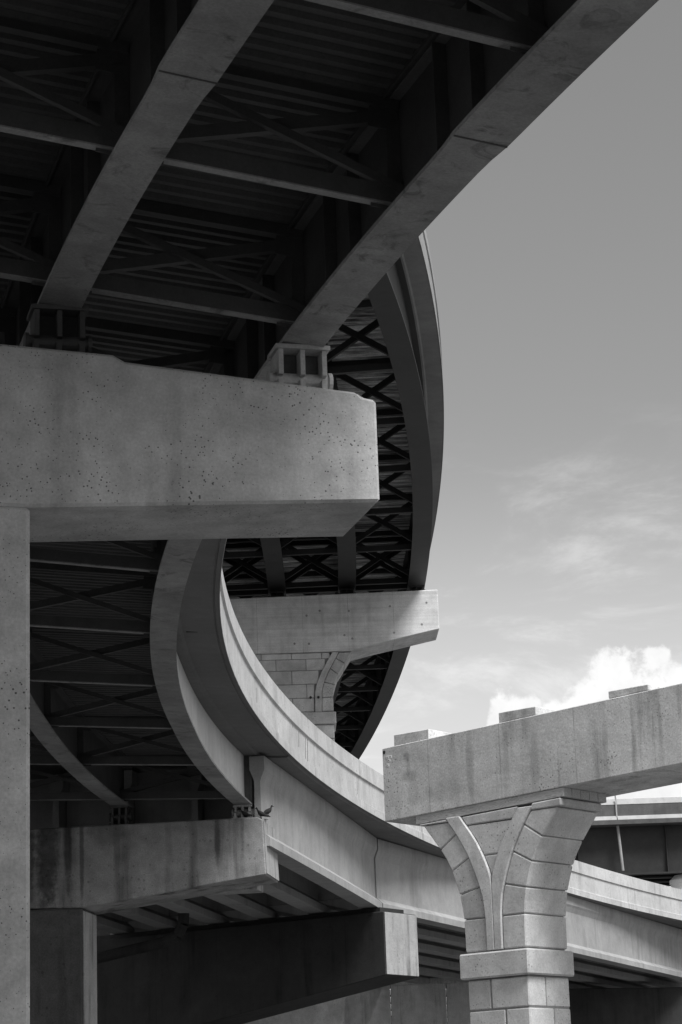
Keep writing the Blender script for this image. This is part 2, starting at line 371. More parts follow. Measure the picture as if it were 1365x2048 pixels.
# cross frames: top and bottom chord, X of angles
def angle(mb, a, c, w=.13, t=.018):
    mb.bar(a, c, (0,0,1), w, t); d = (Vector(c)-Vector(a)).normalized(); s_ = d.cross(Vector((0,0,1))).normalized()
    mb.bar(Vector(a)+s_*(w/2-t/2), Vector(c)+s_*(w/2-t/2), (0,0,1), t, w, 0, w/2+t/2)
    return mb
def cross_frame(path, q, l0, l1, z0, z1, zf, parent, mat, w=.13, top=True, gus=True, leg=None, w2=None):
    a, t, r = path.at(q, l0); b, _, _ = path.at(q, l1)
    za, zb = zf(q, l0), zf(q, l1)
    P = lambda p, z: Vector((p.x, p.y, z))
    bl, br, tl, tr = P(b, z0+zb), P(a, z0+za), P(b, z1+zb), P(a, z1+za)
    wl = w*1.1; d_ = (br-bl).normalized(); n_ = d_.cross(Vector((0,0,1))).normalized()
    fr = MB().bar(bl, br, (0,0,1), wl, .018).build('cross_frame', leg or mat, parent)
    MB().bar(bl+n_*(wl/2-.008)+Vector((0,0,.11)), br+n_*(wl/2-.008)+Vector((0,0,.11)), (0,0,1), .016, .2).build('chord_leg', mat, fr)
    o1, o2 = t*.05, -t*.05
    angle(MB(), bl+o1+Vector((0,0,.14)), tr+o1-Vector((0,0,.10)), w).build('diagonal_brace', mat, fr)
    angle(MB(), tl+o2-Vector((0,0,.10)), br+o2+Vector((0,0,.14)), w2 or w).build('diagonal_brace', mat, fr)
    if top: angle(MB(), tl, tr, w*1.1).build('top_chord', mat, fr)
    if gus:
        for p, x in ((bl,1),(br,-1),(tl,1),(tr,-1)):
            d = (br-bl).normalized()*x
            zc = .1 if p in (bl, br) else -.1
            MB().bar(p+Vector((0,0,zc))+d*.02, p+Vector((0,0,zc))+d*.34, (0,0,1), .015, .3).build('gusset_plate', mat, fr)
    return fr
for i, q in enumerate(fsA):
    for k in range(3):
        l0, l1 = G_OFF(q,k)-.03, G_OFF(q,k+1)+.03
        cross_frame(PA, q, l0, l1, 11.68, 12.83, zfA, A, 'steel_in', w=.12, leg='steel', w2=.08)  # bottom leg coloured as lit, upright leg and braces coloured as shaded
# corrugated metal deck forms between the girders (real folds across the bridge)
def deck_form(path, latl, latr, z, s0, s1, pitch, dep, zf, parent, mat, jit=0.0):
    mb = MB(); q = s0; rows = []
    rnd = random.Random(3)
    while q < s1:
        j = rnd.uniform(-jit, jit)
        rows += [(q, z), (q+pitch*.36, z), (q+pitch*.5, z-dep+j), (q+pitch*.86, z-dep+j)]; q += pitch
    for (qq, zz) in rows:
        for lf in (latl, latr):
            la = lf(qq); p, t, r = path.at(qq, la); mb.v.append((p.x, p.y, zz+zf(qq, la)))
    for i in range(len(rows)-1): mb.f.append((2*i, 2*i+1, 2*i+3, 2*i+2))
    return mb.build('deck_form', mat, parent)
for k in range(3):
    deck_form(PA, lambda q,k=k: G_OFF(q,k+1)+.2, lambda q,k=k: G_OFF(q,k)-.2, 12.995, s_start, s_end, .25, .06, zfA, A, 'form_a', .006)
# form edge angles along the top flanges
for k in range(4):
    for sg in (-1, 1):
        if k == 0 and sg == 1: continue
        sweep(PA, lambda q,k=k,sg=sg: [(G_OFF(q,k)+sg*.20, 12.90),(G_OFF(q,k)+sg*.235, 12.90),(G_OFF(q,k)+sg*.235, 12.955),(G_OFF(q,k)+sg*.20, 12.955)], s_start, s_end, 1.0, zf=zfA).build('edge_angle', 'steel_in', A)
# tar marks and cracks on the parapet face, conduit stub on the far beam
for y, z0, z1, w in ((70.9,13.50,13.98,.035),(72.0,13.33,13.95,.03),(72.35,13.30,13.97,.04),(69.9,13.9,14.5,.02),(80.2,13.4,14.0,.02),(63.0,13.4,13.8,.02)):
    q = PA.s_at(y); p, t, r = PA.at(q, -.021)
    MB().bar((p.x,p.y,z0-.052), (p.x+t.x*.06,p.y+t.y*.06,z1-.052), t, .008, w).build('tar_mark', 'steel_dk', A)
# drain slots in the overhang
for y, la in ((52.2, -.62), (74.6, -.55), (81.5, -.5)):
    q = PA.s_at(y); p, t, r = PA.at(q, la)
    MB().bar(Vector((p.x,p.y,12.985))-r*.17, Vector((p.x,p.y,12.985))+r*.17, (0,0,1), .09, .06).build('drain_outlet', 'steel_dk', A)

# concrete girder spans: straight bulb tees set on chords of the curve
def bulb_tee(p0, p1, z0, h, parent, flw=.66):
    """p0,p1: plan positions of the centre line at either end"""
    d = Vector((p1[0]-p0[0], p1[1]-p0[1], 0)); Ln = d.length; d.normalize(); r = Vector((d.y, -d.x, 0))
    f = flw/2; t = .22
    half = [(f, 0),(f, .24),(.10, .44),(.09, h-.72),(.17, h-.50),(t, h-.40),(t, h)]
    prof = half + [(-x, z) for x, z in reversed(half)]
    n = 6; mb = MB(); m_ = len(prof)
    for i in range(n+1):
        c = Vector((p0[0], p0[1], 0)) + d*Ln*i/n; camber = .02*math.sin(math.pi*i/n)
        for x, z in prof: q = c + r*x; mb.v.append((q.x, q.y, z0+z+camber))
    for i in range(n):
        for j in range(m_): k = (j+1) % m_; mb.f.append((i*m_+j, i*m_+k, (i+1)*m_+k, (i+1)*m_+j))
    mb.f.append(tuple(range(m_))); mb.f.append(tuple(n*m_+j for j in reversed(range(m_))))
    return mb.build('concrete_beam', 'beam', parent)
B0, B1, B2 = Vector((-2.50, 69.85)), Vector((.68, 88.35)), Vector((20.13, 138.35))
d12 = (B1-B0).normalized(); n12 = Vector((d12.y, -d12.x)); d23 = (B2-B1).normalized(); n23 = Vector((d23.y, -d23.x))
skew = Vector((-.83, .56))
for k in range(6):
    a = B0 - n12*2.1*k; b = B1 - n12*2.1*k
    tb = (skew*2.1*k/ (abs(skew.dot(n12)) or 1)); b = B1 + skew*(2.1*k/abs(skew.dot(n12)))
    bulb_tee(a+d12*(-1.0 if k == 0 else .05), b-d12*.10, 10.3, 2.585, A)
for k in range(11):
    b = B1 + skew*(2.35*k/abs(skew.dot(n23))); c = B2 + Vector((-.83,.56))*(2.35*k/abs(skew.dot(n23))) + d23*2.7*k
    bulb_tee(b+d23*.12, c, 10.3, 2.585, A)
    
# end diaphragms of the concrete spans
def plan_bar(a, b, z0, z1, w, name, mat, parent):
    a = Vector((a[0], a[1], (z0+z1)/2)); b = Vector((b[0], b[1], (z0+z1)/2))
    return MB().bar(a, b, (0,0,1), w, z1-z0).build(name, mat, parent)
for k in range(5):
    a = B0 - n12*(2.1*k+.12) + d12*.9; b = B0 - n12*(2.1*k+1.98) + d12*.9
    plan_bar(a, b, 10.55, 12.9, .3, 'end_diaphragm', 'beam', A)
    sk = 2.1/abs(skew.dot(n12)); a = B1 + skew*(sk*k+.12) - d12*.9; b = B1 + skew*(sk*k+sk-.12) - d12*.9
    plan_bar(a, b, 10.75, 12.9, .25, 'end_diaphragm', 'beam', A)

# ================================================================ high flyover (B)
PB = Path([(-3.2,40),(-1.2,48),(.6,55),(1.9,61),(2.73,66.6),(3.15,71),(3.42,75.5),(3.62,79.5),(3.82,86),(3.92,93),(3.95,100),(3.52,113.5),(2.52,128.4),(1.22,145),(-1.2,163),(-5,185),(-10.5,208),(-17.5,231)], 5, 40, 230)
zfB = lambda q, la: la*0.012
B = thing('flyover_bridge', 'highest flyover beyond, dark girders with X bracing under ribbed metal decking, standing against the sky', 'bridge')
b0, b1 = PB.s_at(41), PB.len-1
sB3 = PB.s_at(100)
sweep(PB, [(0,27.610),(0,27.830),(-15.5,27.830),(-15.5,27.610),(-1.3,27.610),(-1.25,27.560),(-.6,27.560),(-.55,27.610)], b0, b1, 1.5, zf=zfB).build('deck_slab', 'deck_b', B)
jb = [b0]
while jb[-1] < b1-9: jb.append(jb[-1]+8)
for i in range(len(jb)-1):
    sweep(PB, [(.004,27.600),(.03,27.600),(.03,27.890),(-.01,27.920),(-.01,28.610),(.03,28.640),(.01,29.160),(-.24,29.160),(-.40,27.880),(-.40,27.834),(.004,27.834)], jb[i]+.006, jb[i+1]-.006, 1.3).build('parapet', 'deck_b', B)
    if i % 2 == 0 and i+2 < len(jb):
        sweep(PB, [(-15.5,27.840),(-15.5,29.160),(-15.26,29.160),(-15.1,27.840)], jb[i]+.012, jb[i+2]-.012, 2, zf=zfB).build('parapet', 'deck_b', B)
lB = lambda k: -(.87 + 2.95*k)
fsB = [sB3 + .1 - 5.8*i for i in range(0, 11)][::-1] + [sB3 + 1.2 + 5.8*i for i in range(0, 12)]
stB = [(q, (1,-1), .2) for q in fsB]
for k in range(5):
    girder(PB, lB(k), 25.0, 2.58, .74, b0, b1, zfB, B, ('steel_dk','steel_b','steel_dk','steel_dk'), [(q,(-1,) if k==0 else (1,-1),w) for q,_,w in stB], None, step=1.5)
for i, q in enumerate(fsB):
    if q < b0+1 or q > b1-1: continue
    for k in range(4):
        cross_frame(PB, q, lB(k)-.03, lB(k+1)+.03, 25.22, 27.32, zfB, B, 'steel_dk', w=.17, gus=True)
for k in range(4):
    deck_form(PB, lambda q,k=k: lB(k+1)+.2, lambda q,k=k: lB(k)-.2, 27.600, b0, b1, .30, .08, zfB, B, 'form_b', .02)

# ================================================================ bearings
def bearing(name, loc, rz, ztop, zbot, label, w=.66, dp=.5, mat='steel', group='rocker bearings under the lower flyover'):
    t = thing(name, label, 'bearing', (loc[0], loc[1], zbot), rz, group)
    H = ztop-zbot
    MB().box(-w/2-.02, w/2+.02, -dp/2, dp/2, H-.055, H).build('top_plate', mat, t)
    MB().box(-w/2-.06, w/2+.06, -dp/2-.03, dp/2+.03, 0, .03).build('base_plate', mat, t)
    for x in (-w/2+.05, 0, w/2-.05):
        MB().prism([(x-.03,H*.52),(x+.03,H*.52),(x+.03,H-.056),(x-.03,H-.056)], -dp/2+.04, dp/2-.04).build('upper_rib', mat, t)
        MB().prism([(x-.04,.031),(x+.03,.031),(x+.02,H*.44),(x-.045,H*.44)], -dp/2+.02, dp/2-.02).build('lower_rib', mat, t)
    MB().cyl((-w/2-.03,0,H*.48), (w/2+.03,0,H*.48), .105, 16).build('pin', mat, t, smooth=False)
    MB().cyl((w/2+.031,0,H*.48), (w/2+.08,0,H*.48), .13, 16).build('pin_cap', mat, t)
    MB().cyl((-w/2-.08,0,H*.48), (-w/2-.031,0,H*.48), .13, 16).build('pin_cap', mat, t)
    MB().box(-w/2+.085, w/2-.085, .02, .05, .035, H-.06).build('rocker_plate', 'steel_in' if mat == 'bearing' else 'steel_dk', t)  # dark plate colour holds the shade between the ribs
    for x in (-w/2-.02, w/2+.02):
        for y in (-dp/2+.03, dp/2-.03): MB().cyl((x,y,.031),(x,y,.085),.022,6).build('anchor_bolt', mat, t)
    return t

# ================================================================ piers
def pier(name, label, P0, ax, cat='bridge pier'):
    rz = math.atan2(ax[1], ax[0]); return thing(name, label, cat, (P0[0], P0[1], 0), rz)
# near pier
p1 = pier('bridge_pier', 'near smooth concrete pier at the left edge with its massive cap beam', (0.48, 28.2), (.967, .256))
cap = MB(); cap.prism([(0,9.27),(0,10.56),(-.18,10.59),(-.24,10.65),(-3.10,10.90),(-3.24,10.98),(-5.5,11.10),(-6.6,11.22),(-13,11.9),(-13,10.2),(-8.3,9.10),(-4.23,9.06)], 0, 1.72)
cap.build('cap_beam', 'cap_near', p1, bevel=.035)
MB().box(-8.3, -4.23, .012, 1.70, 0, 9.075).build('column', 'cap_near', p1, bevel=.05)
# second pier
p2 = pier('bridge_pier', 'streak-stained concrete pier behind the near column, pigeons at its cap end', (-2.5, 68.6), (1, -.13))
MB().prism([(.03,9.46),(-.03,11.02),(-.18,11.1),(-13.5,11.1),(-13.5,9.4),(-9.2,8.9),(-5.30,8.79)], 0, 2.15).build('cap_beam', 'cap_dark', p2, bevel=.03)
MB().prism([(.036,9.50),(.058,9.50),(-.002,10.99),(-.022,10.99)], .03, 2.12).build('end_face', 'end_pale', p2)  # thin plate, light on the cap end painted in
MB().box(-9.3, -.6, 2.152, 3.2, 9.3, 10.27).build('beam_ledge', 'cap_dark', p2, bevel=.02)
MB().box(-9.2, -5.30, .02, 1.70, 0, 8.80).build('column', 'col_dark', p2, bevel=.06)
MB().box(-5.297, -5.27, .09, 1.63, 0, 8.70).build('side_face', 'end_pale', p2)  # thin plate, lit side of the column painted in
# third pier (dark, skewed)
p5 = pier('bridge_pier', 'dark wide pier cap with one pale stained end face below the beams', (1.02, 86.7), (.83, -.56))
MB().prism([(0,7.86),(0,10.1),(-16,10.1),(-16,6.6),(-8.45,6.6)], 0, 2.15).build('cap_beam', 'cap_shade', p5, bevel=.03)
MB().box(.003, .03, .03, 2.12, 7.89, 10.07).build('end_face', 'end_pale', p5, bevel=.01)  # thin plate coloured as the lit end of the cap
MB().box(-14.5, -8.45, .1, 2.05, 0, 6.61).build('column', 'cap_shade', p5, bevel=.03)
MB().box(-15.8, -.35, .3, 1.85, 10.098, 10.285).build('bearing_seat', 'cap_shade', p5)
# added dark pier block, fills the shade under the beams at the right edge
p6 = pier('bridge_pier', 'dark far pier cap low at the right edge beneath the receding concrete beams', (40, 139.4), (.95, .31))
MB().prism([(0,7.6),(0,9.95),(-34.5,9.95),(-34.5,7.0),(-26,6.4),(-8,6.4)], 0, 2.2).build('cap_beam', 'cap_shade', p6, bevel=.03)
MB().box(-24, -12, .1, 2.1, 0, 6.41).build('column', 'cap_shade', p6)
# bearings on the near and second pier
def on(P, ax, u, n):
    l = math.hypot(*ax); a = (ax[0]/l, ax[1]/l); return (P[0]+a[0]*u-a[1]*n, P[1]+a[1]*u+a[0]*n)
ang1 = math.atan2(.256, .967)
for k in range(3):
    pz, _, _ = PA.at(sP1, G_OFF(sP1, k)); zt = 11.5+zfA(sP1, G_OFF(sP1,k))-.004
    u = ((pz.x-.48)*.967+(pz.y-28.2)*.256); zb = lerp(u, [-13,-6.6,-5.5,-3.24,-3.10,-.24,0], [11.9,11.22,11.10,10.98,10.90,10.65,10.56])
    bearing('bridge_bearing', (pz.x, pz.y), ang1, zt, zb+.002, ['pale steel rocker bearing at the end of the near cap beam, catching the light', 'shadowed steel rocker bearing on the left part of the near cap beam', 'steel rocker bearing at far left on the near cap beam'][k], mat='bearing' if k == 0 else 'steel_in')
    if k == 0: MB
for k in range(3):
    q = s_end-.45; pz, t, r = PA.at(q, G_OFF(q,k)); zt = 11.5+zfA(q, G_OFF(q,k))-.004
    bearing('bridge_bearing', (pz.x, pz.y+.15), math.atan2(-.13,1), zt, 11.102, ['small rocker bearing at the end of the stained second cap beside the pigeons', 'small dark rocker bearing where the inner girder meets the second cap', 'small dark rocker bearing on the second cap next to the near column'][k], w=.5, mat='bearing' if k == 0 else 'steel_in')  # end bearing gets the lit colour, inner ones the shaded colour

# ---------------------------------------------------------------- stone piers
def shrink(poly, g):
    """inset a polygon (x,z) by g"""
    n = len(poly); out = []
    area = sum(poly[i][0]*poly[(i+1)%n][1]-poly[(i+1)%n][0]*poly[i][1] for i in range(n)); sg = 1 if area > 0 else -1
    for i in range(n):
        p0, p1_, p2_ = Vector(poly[i-1]), Vector(poly[i]), Vector(poly[(i+1)%n])
        d1 = (p1_-p0).normalized(); d2 = (p2_-p1_).normalized()
        n1 = Vector((-d1.y, d1.x))*sg; n2 = Vector((-d2.y, d2.x))*sg; b_ = (n1+n2)
        if b_.length < 1e-6: b_ = n1
        b_.normalize(); k = max(.5, b_.dot(n1)); out.append(tuple(p1_+b_*(g/k)))
    return out
def stone(parent, poly, y0, y1, g=.009, name='stone_block', mat='stone', bev=.022):
    return MB().prism(shrink(poly, g), y0, y1).build(name, mat, parent, bevel=bev)

P4 = (0.68, 50.0); a4 = (math.cos(R(40)), -math.sin(R(40)))
c4 = (P4[0]+a4[0]*2.68, P4[1]+a4[1]*2.68)
p4 = thing('stone_pier', 'pale cast stone pier with Y-shaped ribs and flared arched top, in front at right', 'bridge pier', (c4[0], c4[1], 0), R(-40))
D4 = 1.42
zo = [4.9, 5.6, 6.15, 6.4, 6.66, 6.9, 7.15, 7.38, 7.60, 7.78, 7.93, 8.08, 8.24]
xo = [.755, .755, .765, .795, .845, .92, 1.01, 1.13, 1.28, 1.42, 1.54, 1.66, 1.75]
zr = [5.48, 6.0, 6.3, 6.6, 6.76, 7.0, 7.38, 7.6, 7.88, 8.24]
xr = [.185, .19, .20, .245, .295, .375, .53, .65, .83, 1.09]
zi = [6.85, 7.05, 7.25, 7.45, 7.65, 7.85, 8.24]
xi = [.0, .05, .13, .22, .33, .46, .75]
O = lambda z: lerp(z, zo, xo); RR = lambda z: lerp(z, zr, xr); RI = lambda z: lerp(z, zi, xi)
slope4 = .0385
def top4(x): return 8.24 + slope4*(x)          # the top follows the tilted cap
joints = [((.165,5.50),(.765,5.50)), ((.17,6.15),(.765,6.15)), ((.27,6.77),(.845,6.65)), ((.50,7.39),(1.01,7.14)), ((.80,7.89),(1.28,7.60))]
for sg in (-1, 1):
    for i in range(len(joints)):
        (ix, iz), (ox, oz) = joints[i]
        if i+1 < len(joints): (jx, jz), (qx, qz) = joints[i+1]
        else: jx, jz, qx, qz = RR(8.14), 8.14, 1.75, 8.14
        out = [(O(z), z) for z in np.linspace(oz, qz, 5)]
        inn = [(RR(z), z) for z in np.linspace(jz, iz, 4)]
        poly = [(sg*x, z) for x, z in out+inn]
        stone(p4, poly, 0.02, D4)
    # top slab each side of the ribs
    stone(p4, [(sg*O(8.14), 8.14), (sg*1.77, 8.14), (sg*1.77, top4(sg*1.77)), (sg*RR(8.2), top4(sg*RR(8.2))), (sg*RR(8.14), 8.14)][0:5], 0.005, D4+.02, g=.004)
    # rib
    band = [(sg*RR(z), z) for z in np.linspace(5.5, 8.22, 16)] + [(sg*RI(z) if z > 6.85 else 0.0 + sg*.004, z) for z in np.linspace(8.22, 5.5, 16)]
    MB().prism(band, -.022, .16).build('arch_rib', 'stone', p4, bevel=.012)
# spandrel blocks between the ribs
def span(z0, z1): return [(RI(z0), z0), (RI(z1), z1), (-RI(z1), z1), (-RI(z0), z0)]
stone(p4, [(-RI(7.38),7.38),(RI(7.38),7.38),(RI(7.7),7.7),(RI(8.02),8.02),(-RI(8.02),8.02),(-RI(7.7),7.7)], .03, .5)
stone(p4, [(0,6.9),(RI(7.1),7.1),(RI(7.38),7.38),(-RI(7.38),7.38),(-RI(7.1),7.1)], .03, .5)
stone(p4, [(-RI(8.02),8.02),(RI(8.02),8.02),(RI(8.2),top4(RI(8.2))),(-RI(8.2),top4(-RI(8.2)))], .02, .5)
core = [(O(z)-.05, z) for z in zo[:-1]] + [(1.6, 8.1)] + [(-1.6, 8.1)] + [(-(O(z)-.05), z) for z in reversed(zo[:-1])]
MB().prism([(O(z)-.05, z) for z in zo[:-2]] + [(-(O(z)-.05), z) for z in reversed(zo[:-2])], .05, D4-.05).build('core', 'joint', p4)
# band course
MB().box(-.86, .84, -.07, D4+.07, 4.97, 5.47).build('band_course', 'stone', p4, bevel=.03)
# coursed shaft
zt = 4.955; c = 0
while zt > 0.05:
    zb = max(0.0, zt-.60); sp = -.18 if c % 2 == 0 else .16; dy = .62 if c % 2 == 0 else .86
    for x0, x1 in ((-.75, sp), (sp, .755)):
        for y0, y1 in ((.02, dy), (dy, D4)):
            MB().box(x0+.013, x1-.013, y0+.013, y1-.013, zb+.013, zt-.013).build('stone_block', 'stone', p4, bevel=.022)
    zt = zb; c += 1
MB().box(-.72, .725, .05, D4-.03, 0, 4.96).build('core', 'joint', p4)
# timber packing
tm = thing('timber_packing', 'sawn timber planks packed between the stone pier top and the precast cap beam', 'timber', (c4[0], c4[1], 8.2), R(-40))
def slab(x0, x1, y0, y1, zb0, zt0, sl, name, mat, parent, bev=.006):
    return MB().quadbox([(x0,y0,zb0+sl*x0),(x1,y0,zb0+sl*x1),(x1,y1,zb0+sl*x1),(x0,y1,zb0+sl*x0),(x0,y0,zt0+sl*x0),(x1,y0,zt0+sl*x1),(x1,y1,zt0+sl*x1),(x0,y1,zt0+sl*x0)]).build(name, mat, parent, bevel=bev)
zb4 = 8.33+slope4*2.68
for i in range(5):
    y0 = .03+i*.30
    slab(-1.88, 1.83, y0, y0+.285, .055, zb4-8.2-.004, slope4, 'plank', 'timber', tm)
# precast cap beam
cb = thing('precast_cap_beam', 'long precast concrete cap beam with raised pedestals, resting on timber above the stone pier', 'beam', (c4[0], c4[1], zb4), R(-40))
MB().quadbox([(-2.68,0,-slope4*2.68),(16,0,slope4*16),(16,1.9,slope4*16),(-2.68,1.9,-slope4*2.68),(-2.68,0,1.53-slope4*2.68),(16,0,1.53+slope4*15),(16,1.9,1.53+slope4*15),(-2.68,1.9,1.53-slope4*2.68)]).build('beam', 'cap_new', cb, bevel=.015)
for i, u in enumerate((.31, 3.04, 5.71, 8.4, 11.1)):
    x = u-2.68; zz = 1.53+slope4*x-.004
    hh = (.24, .21, .15, .15, .15)[i]
    MB().quadbox([(x,.02,zz),(x+.92,.02,zz+slope4*.92),(x+.92,1.6,zz+slope4*.92),(x,1.6,zz),(x,.02,zz+hh),(x+.92,.02,zz+hh),(x+.92,1.6,zz+hh),(x,1.6,zz+hh)]).build('bearing_pedestal', 'cap_new', cb, bevel=.012)
MB().cyl((-2.62,-.012,1.34),(-2.62,.01,1.34),.035,12).build('lifting_hole', 'steel_dk', cb)
def flat_mat(name, v):
    m, nt, b = mat_base(name, .7); b.inputs['Base Color'].default_value = (v,v,v,1); return m
M['paper'] = flat_mat('sticker_paper', .8); M['ink'] = flat_mat('ink', .03)
for j, (x0, x1, z0, z1) in enumerate(((-2.57,-2.50,1.20,1.26),(-2.49,-2.42,1.20,1.26),(-2.53,-2.46,1.13,1.19),(-2.56,-2.50,1.03,1.10),)):
    st = MB().box(x0, x1, -.008, -.003, z0, z1).build('sticker', 'paper', cb)
    MB().box(x0+.02, x1-.03, -.012, -.0085, z0+.018, z0+.035).build('printed_mark', 'ink', st)
for i, x in enumerate((-2.0, .0, .55, 2.9)):
    MB().cyl((x,.4,1.5+slope4*x),(x+.02,.4,1.62+.12*(i==0)+slope4*x),.008,6).build('rebar_end', 'steel_dk', cb)

# far stone pier (P3)
p3c = (3.93-8.0, 98.6-.24)
p3 = thing('stone_pier', 'far cast stone pier with broad square cap carrying the highest flyover', 'bridge pier', (p3c[0], p3c[1], 0), math.atan2(.03, 1))
capp = [(8.0,24.52),(8.0,22.83),(5.17,22.23),(4.3,22.02),(-4.3,21.98),(-8.0,22.5),(-8.0,24.25)]
MB().prism(capp, 0, 2.25).build('cap_beam', 'cap_far', p3, bevel=.03)
z3 = [18.9, 20.3, 20.5, 20.98, 21.4, 21.7, 22.0]; x3 = [3.5, 3.5, 3.56, 3.68, 3.95, 4.15, 4.34]
zr3 = [19.5, 20.4, 20.7, 21.2, 21.6, 22.0]; xr3 = [2.99, 3.02, 3.10, 3.32, 3.55, 3.78]
O3 = lambda z: lerp(z, z3, x3); R3 = lambda z: lerp(z, zr3, xr3)
cz = [19.52, 20.10, 20.68, 21.26, 21.74, 22.0]
T3 = 2.0
for sg in (-1, 1):
    js3 = [((R3(19.52),19.52),(3.5,19.52)), ((R3(20.1),20.1),(3.5,20.1)), ((R3(20.75),20.75),(O3(20.62),20.62)), ((R3(21.32),21.32),(O3(21.05),21.05)), ((R3(21.75),21.75),(O3(21.5),21.5)), ((R3(21.99),21.99),(O3(21.99),21.99))]
    for i in range(5):
        (ix,iz),(ox,oz) = js3[i]; (jx,jz),(qx,qz) = js3[i+1]
        poly = [(sg*O3(z), z) for z in np.linspace(oz,qz,3)] + [(sg*R3(z), z) for z in np.linspace(jz,iz,3)]
        stone(p3, poly, .12, T3, g=.014)
    ribp = [(sg*R3(z), z) for z in np.linspace(19.5,21.99,10)] + [(sg*(R3(z)-.27), z) for z in np.linspace(21.99,19.5,10)]
    MB().prism(ribp, .05, .4).build('arch_rib', 'stone', p3, bevel=.015)
for i in range(5):
    z0, z1 = cz[i], cz[i+1]; w = min(R3((z0+z1)/2)-.30, 3.5)
    xs = [-w] + [x for x in np.arange(-3.2+(.6 if i%2 else 0), 3.1, 1.25) if -w+.3 < x < w-.3] + [w]
    for xa, xb in zip(xs[:-1], xs[1:]): MB().box(xa+.012, xb-.012, .14, T3-.1, z0+.012, z1-.012).build('stone_block', 'stone', p3, bevel=.012)
MB().box(-3.58, 3.58, .04, T3+.06, 18.98, 19.49).build('band_course', 'stone', p3, bevel=.03)
zt = 18.96; c = 0
while zt > 13.0:
    zb = zt-.58; xs = [-3.5] + list(np.arange(-2.9+(.6 if c%2 else 0), 3.2, 1.25)) + [3.5]
    for xa, xb in zip(xs[:-1], xs[1:]): MB().box(xa+.012, xb-.012, .12, T3, zb+.012, zt-.012).build('stone_block', 'stone', p3, bevel=.012)
    zt = zb; c += 1
MB().box(-3.5, 3.5, .12, T3, 0, zt).build('shaft', 'stone', p3)
MB().prism([(3.40,zt),(3.40,20.4),(3.9,21.9),(-3.9,21.9),(-3.40,20.4),(-3.40,zt)], .17, T3-.05).build('core', 'joint', p3)
for px_, py_ in ((617,1222),(643,1213),(700,1215),(781,1208),(853,1203),(592,1277),(620,1278),(690,1263),(705,1270),(787,1261),(842,1246)):
    x = 8+(px_-876)*.0213; z = 24.5-(py_-1178)*.0214
    MB().cyl((x,-.004,z),(x,.02,z),.05,8).build('tie_hole', 'cap_dark', p3)
for x in (2.55, 2.87): MB().cyl((x,.0,20.1),(x,.05,20.1),.055,10).build('bolt_hole', 'steel_dk', p3)
for k in range(5):
    q = sB3; pz, _, _ = PB.at(q, lB(k)); zt = 25+zfB(q, lB(k))-.004; zl = lerp((pz.x-p3c[0]), [-8,8], [24.25,24.52])
    bearing('bridge_bearing', (pz.x, pz.y), 0.03, zt, zl+.003, 'dark bearing on the far stone pier cap under girder number %s from its right end' % ['one','two','three','four','five'][k] if False else
            ['dark bearing at the right end of the far stone pier cap','dark bearing under the second girder from the right on the far cap','dark bearing under the middle girder on the far cap','dark bearing under the fourth girder from the right on the far cap','dark bearing at the left end of the far cap behind the curved parapet'][k], w=.6, mat='steel_dk', group='bearings on the far stone pier')

# ================================================================ bridge C, far right
Cc = thing('overpass_bridge', 'straight dark girder overpass with thin white-edged parapet crossing behind at the right edge', 'bridge', (15, 150, 0))
Lx0, Lx1 = -2.0, 60.0
MB().prism([(0,0)]*0 or [(0,22.40),(-.16,22.76),(-.5,22.76),(-.5,22.40)], 0, 1)
def ext_x(prof, x0, x1, name, mat, parent, bev=0):      # profile (y, z) extruded along x
    mb = MB(); n = len(prof)
    mb.v = [(x0,y,z) for y,z in prof]+[(x1,y,z-.004*(x1-x0)*0) for y,z in prof]
    mb.f = [tuple(range(n)), tuple(reversed(range(n,2*n)))]+[(i,(i+1)%n,n+(i+1)%n,n+i) for i in range(n)]
    return mb.build(name, mat, parent, bevel=bev)
for x0, x1 in ((Lx0, 1.42), (1.50, 22.0), (22.08, 60)):
    ext_x([(0.1,22.38),(.28,22.74),(.55,22.74),(.55,22.38)], x0, x1, 'coping', 'coping_c', Cc)
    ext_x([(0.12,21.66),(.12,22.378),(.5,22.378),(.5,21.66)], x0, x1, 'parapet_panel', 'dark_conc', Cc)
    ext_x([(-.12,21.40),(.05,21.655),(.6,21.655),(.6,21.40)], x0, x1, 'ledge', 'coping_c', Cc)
ext_x([(-.12,21.12),(-.12,21.398),(9,21.398),(9,21.12)], Lx0, Lx1, 'deck_slab', 'dark_conc', Cc)
for k in range(4):
    y = 1.1+2.4*k
    gi = ext_x([(y-.02,18.2),(y+.02,18.2),(y+.02,21.118),(y-.02,21.118)], Lx0, Lx1, 'girder', 'steel_dk', Cc)
    ext_x([(y-.3,18.1),(y+.3,18.1),(y+.3,18.198),(y-.3,18.198)], Lx0, Lx1, 'bottom_flange', 'steel_dk', gi)
    if k == 0:
        for x in np.arange(-1, 60, 5.5):
            MB().box(x, x+.04, y-.29, y-.022, 18.2, 21.1).build('stiffener', 'steel_dk', gi)
MB().cyl((1.66, .35, 18.3), (1.5, .35, 21.1), .09, 12).build('drain_pipe', 'deck_b', Cc)
MB().box(1.425, 1.495, .0, .1, 21.2, 22.8).build('joint_post', 'coping_c', Cc)
MB().cyl((1.46,.3,22.7),(1.46,.3,23.0),.03,8).build('joint_pin', 'steel_dk', Cc)
pc = thing('bridge_pier', 'pale flat topped pier top just showing over the parapet beneath the far overpass', 'bridge pier', (14.2, 151.5, 0))
MB().box(-1.3, 1.95, 0, 2.2, 17.2, 18.02).build('cap_beam', 'white', pc, bevel=.04)
MB().box(-.6, 1.2, .2, 2, 0, 17.21).build('column', 'white', pc)
MB().box(.3, 1.2, .3, 1.6, 18.018, 18.09).build('bearing_pad', 'steel_dk', pc)
